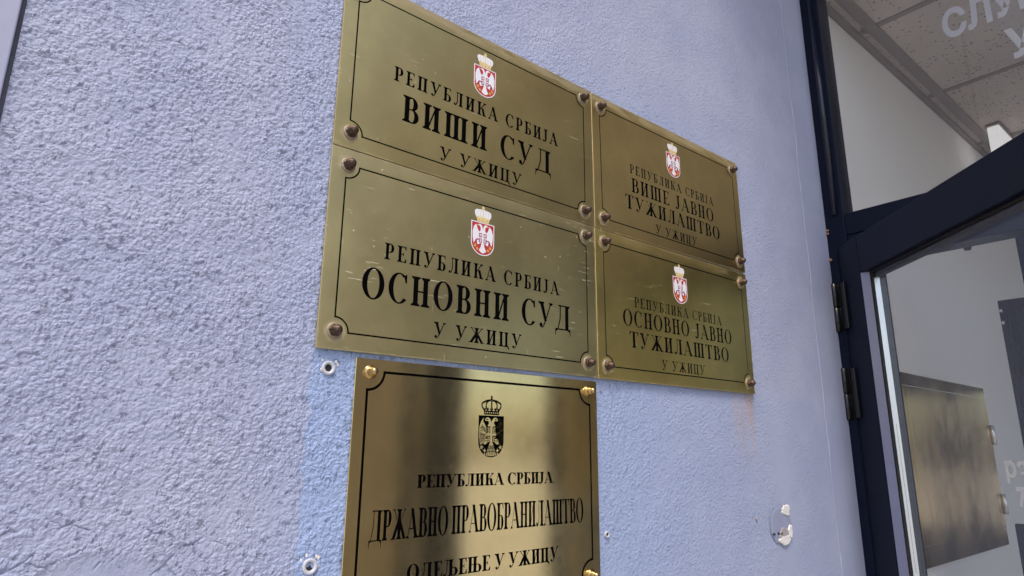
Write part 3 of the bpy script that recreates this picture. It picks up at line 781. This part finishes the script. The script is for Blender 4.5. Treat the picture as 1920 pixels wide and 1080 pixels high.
def film(word, size, parent, loc, rot, bold, name='lettering', shear=0.0, sx=1.0):
    cu = bpy.data.curves.new(name, 'FONT'); cu.body = word; cu.size = size; cu.offset = bold; cu.shear = shear; cu.resolution_u = 6
    o = bpy.data.objects.new(name, cu); C.objects.link(o)
    dg = bpy.context.evaluated_depsgraph_get(); me = bpy.data.meshes.new_from_object(o.evaluated_get(dg))
    bpy.data.objects.remove(o); bpy.data.curves.remove(cu)
    me.materials.clear(); me.materials.append(M['letter'])
    o = bpy.data.objects.new(name, me); C.objects.link(o); o.parent = parent; o.location = loc; o.rotation_euler = rot; o.scale = (sx, 1, 1)
    return o
# text faces -x: reading direction is -y
film('СЛУП', .104, door, (.0225, -.343, .656), (R(90), 0, R(-90)), .0040, sx=.72)
film('У', .104, door, (.0225, -.468, .535), (R(90), 0, R(-90)), .0040, sx=.8)

TH = R(130)
leaf_dir = Vector((math.cos(TH), -math.sin(TH), 0))
LW, LT, LB = 1.16, .158, -1.90
leaf = MB()
T = .068       # local: +x along the leaf, -y outside face, z up
leaf.box((0, 0, LB), (.104, T, LT), 0, .003)
leaf.box((LW - .104, 0, LB), (LW, T, LT), 0, .003)
leaf.box((.1035, .0006, LT - .100), (LW - .1035, T - .0006, LT - .0006), 0, .002)
leaf.box((.1035, .0006, LB + .0006), (LW - .1035, T - .0006, LB + .16), 0, .002)
leaf_o = leaf.build('door_leaf', M['frame'], door, (0, -.020, 0), (0, 0, -TH))
b = MB(); z0, z1 = LB + .161, LT - .101
b.box((.104, .021, z0), (LW - .104, .025, z1)); b.box((.104, .040, z0), (LW - .104, .044, z1)); b.build('glass_pane', M['glass'], leaf_o)
b = MB()
b.box((.1042, .0255, z0), (.119, .0395, z1)); b.box((LW - .119, .0255, z0), (LW - .1042, .0395, z1))
b.build('spacer_bar', M['alu'], leaf_o)
b = MB()
b.face([(.1042, .0012, z0), (.1042, .0012, z1), (.1185, .0160, z1), (.1185, .0160, z0)][::-1]); b.face([(.1042, .0012, z0), (.1185, .0160, z0), (.1042, .0160, z0)]); b.face([(.1042, .0012, z1), (.1042, .0160, z1), (.1185, .0160, z1)]); b.face([(.1042, .0160, z0), (.1185, .0160, z0), (.1185, .0160, z1), (.1042, .0160, z1)][::-1])
b.build('leaf_bead', M['bead'], leaf_o)
b = MB()
for i in range(80): b.box((.1188, .0315, -.66 + i * .0042), (.1193, .0330, -.6585 + i * .0042))
b.build('spacer_hole', M['hole'], leaf_o)
b = MB(); b.box((.1036, .0165, z0), (.1240, .0207, z1)); b.box((.1245, .0165, z1 - .005), (LW - .1086, .0207, z1)); b.box((.1195, .0255, z1 - .016), (LW - .1195, .0395, z1)); b.build('rubber_seal', M['seal'], leaf_o)
def hinge(z0, z1):
    b = MB(); m = (z0 + z1) / 2; r = .0105
    for a, c in ((z0, m - .0012), (m + .0012, z1)):
        b.lathe([(r * .8, a), (r, a + .002), (r, c - .002), (r * .8, c)], (-.016, -.012, 0), (0, 0, 1), 22)
    b.lathe([(r * .7, m - .002), (r * .7, m + .002)], (-.016, -.012, 0), (0, 0, 1), 16)
    b.box((-.014, -.0075, z0 + .004), (.028, -.0002, z1 - .004), 0, .0015)
    return b.build('hinge', M['hinge'], leaf_o)
hinge(-.078, .058); hinge(-.312, -.176)
for q in (film('рад', .050, leaf_o, (.466, .0195, -.433), (R(90), 0, 0), .0016), film('7', .046, leaf_o, (.485, .0195, -.483), (R(90), 0, 0), .0016)): q.data.materials[0] = M['letter2']

# ------------------------------------------------------------------ vestibule behind the glass
Y1, X1, CZ = -3.4, 5.2, 1.030
b = MB(); b.box((1.037, .0, -1.92), (X1, .12, CZ + .3)); o = b.build('interior_wall', M['inwall'], None, (0, 0, ZJ)); struct(o)
b = MB(); b.box((3.27, Y1 - .12, -1.92), (X1, Y1 - .001, CZ + .3)); o = b.build('unseen_reflection_wall', M['rear'], None, (0, 0, ZJ)); struct(o)  # unseen wall added to darken the right end of the lower plate's reflection
b = MB(); b.box((1.037, Y1, CZ), (X1, -.001, CZ + .05)); o = b.build('ceiling', M['ceiling'], None, (0, 0, ZJ)); struct(o); ceil = o
b = MB(); b.box((1.03, Y1, -1.93), (X1, .0, -1.918)); o = b.build('vestibule_floor', M['floor'], None, (0, 0, ZJ)); struct(o)
b = MB()
ys = [-.060 - .648 * k for k in range(6)]
for y in ys: b.box((1.037, y - .018, CZ - .006), (X1, y + .018, CZ - .0005), 0, .001)
xs = [1.362 + .648 * k for k in range(6)]
lo = 0
for x in xs:
    for a, c in zip([-.003] + ys, ys + [Y1]):
        b.box((x - .012, c + .0185, CZ - .005), (x + .012, a - (.0185 if a < -.01 else .022), CZ - .0007), 0, .001)
b.box((1.037, -.021, CZ - .016), (X1, -.0006, CZ - .001), 0, .001)
b.build('ceiling_grid', M['tbar'], ceil)
b = MB()
for y0, y1 in ((-.20, -.001), (-1.20, -.86), (-2.3, -2.1), (Y1, Y1 + .2)): b.box((X1 - .08, y0, -1.917), (X1, y1, CZ - .001), 0, .004)
for z0, z1 in ((.05, .45), (-1.916, -.98)): 
    for y0, y1 in ((-.859, -.201), (-2.099, -1.201), (Y1 + .201, -2.301)): b.box((X1 - .06, y0, z0), (X1 - .02, y1, z1), 0, .003)
o = b.build('unseen_reflection_frame', M['frame'], None, (0, 0, ZJ)); struct(o)  # added out of view so the cabinet mirrors dark bars
cab = thing('wall_cabinet', 'scuffed tan metal cabinet on the white interior wall behind the glass', 'cabinet', (1.76, -.001, ZJ - .43))
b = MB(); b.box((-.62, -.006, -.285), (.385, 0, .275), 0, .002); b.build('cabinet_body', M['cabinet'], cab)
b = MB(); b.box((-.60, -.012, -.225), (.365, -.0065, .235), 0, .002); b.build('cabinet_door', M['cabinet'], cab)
for z in (.10, -.145):
    b = MB(); b.lathe([(.007, -.035), (.007, .035)], (.366, -.018, z), (0, 0, 1), 14); b.build('cabinet_hinge', M['alu'], cab)
b = MB(); b.lathe([(.010, 0), (.010, .006), (.004, .008)], (-.57, -.012, 0), n=16); b.build('cabinet_lock', M['alu'], cab)
lamp = thing('ceiling_lamp', 'small white lamp box under the vestibule ceiling', 'lamp', (2.58, -.122, ZJ + CZ - .004))
b = MB(); b.box((-.11, -.024, -.19), (.11, .022, -.0095), 0, .006); b.build('lamp_cover', M['lamp'], lamp)
b = MB(); b.box((-.114, -.028, -.009), (.114, .026, -.0025), 0, .002); b.build('lamp_base', M['tbar'], lamp)
# dark metal screen just inside
scr = thing('inner_screen', 'dark ribbed metal screen post inside, right edge behind the glass door', 'screen', (1.30, -.028, ZJ))
b = MB(); b.box((-.02, -.46, -1.915), (.02, -.326, .186), 0, .003); b.build('post', M['frame'], scr)
b = MB(); b.box((-.02, -.46, .1865), (.02, -.205, .204), 0, .003); b.lathe([(.008, -.018), (.010, -.012), (.010, 0)], (0, -.212, .1863), (0, 0, 1), 14); b.build('closer_arm', M['hinge'], scr)
b = MB(); b.box((-.075, -.335, -1.915), (-.055, -.275, -.002), 0, .002)
for i in range(5): b.box((-.083, -.288 - i * .010, -1.914), (-.0755, -.284 - i * .010, -.012 - .003 * i), 0, .0008)
b.build('ribbed_profile', M['screen'], scr)
for z in (-.03, -.062):
    b = MB(); b.lathe([(.0042, 0), (.0042, .002), (.002, .003)], (-.0757, -.2805, z), (-1, 0, 0), 14); b.build('screw_head', M['alu'], scr)
b = MB(); b.box((-.10, -.80, -1.915), (-.084, -.235, -.560), 0, .003); b.build('kick_panel', M['screen'], scr)

# ------------------------------------------------------------------ street outside (seen only as reflections in brass and glass)
b = MB(); b.face([(-60, -60, 0), (.96, -60, 0), (.96, .03, 0), (-60, .03, 0)]); b.face([(.96, -60, 0), (60, -60, 0), (60, Y1, 0), (.96, Y1, 0)])
o = b.build('pavement', M['paving']); struct(o)
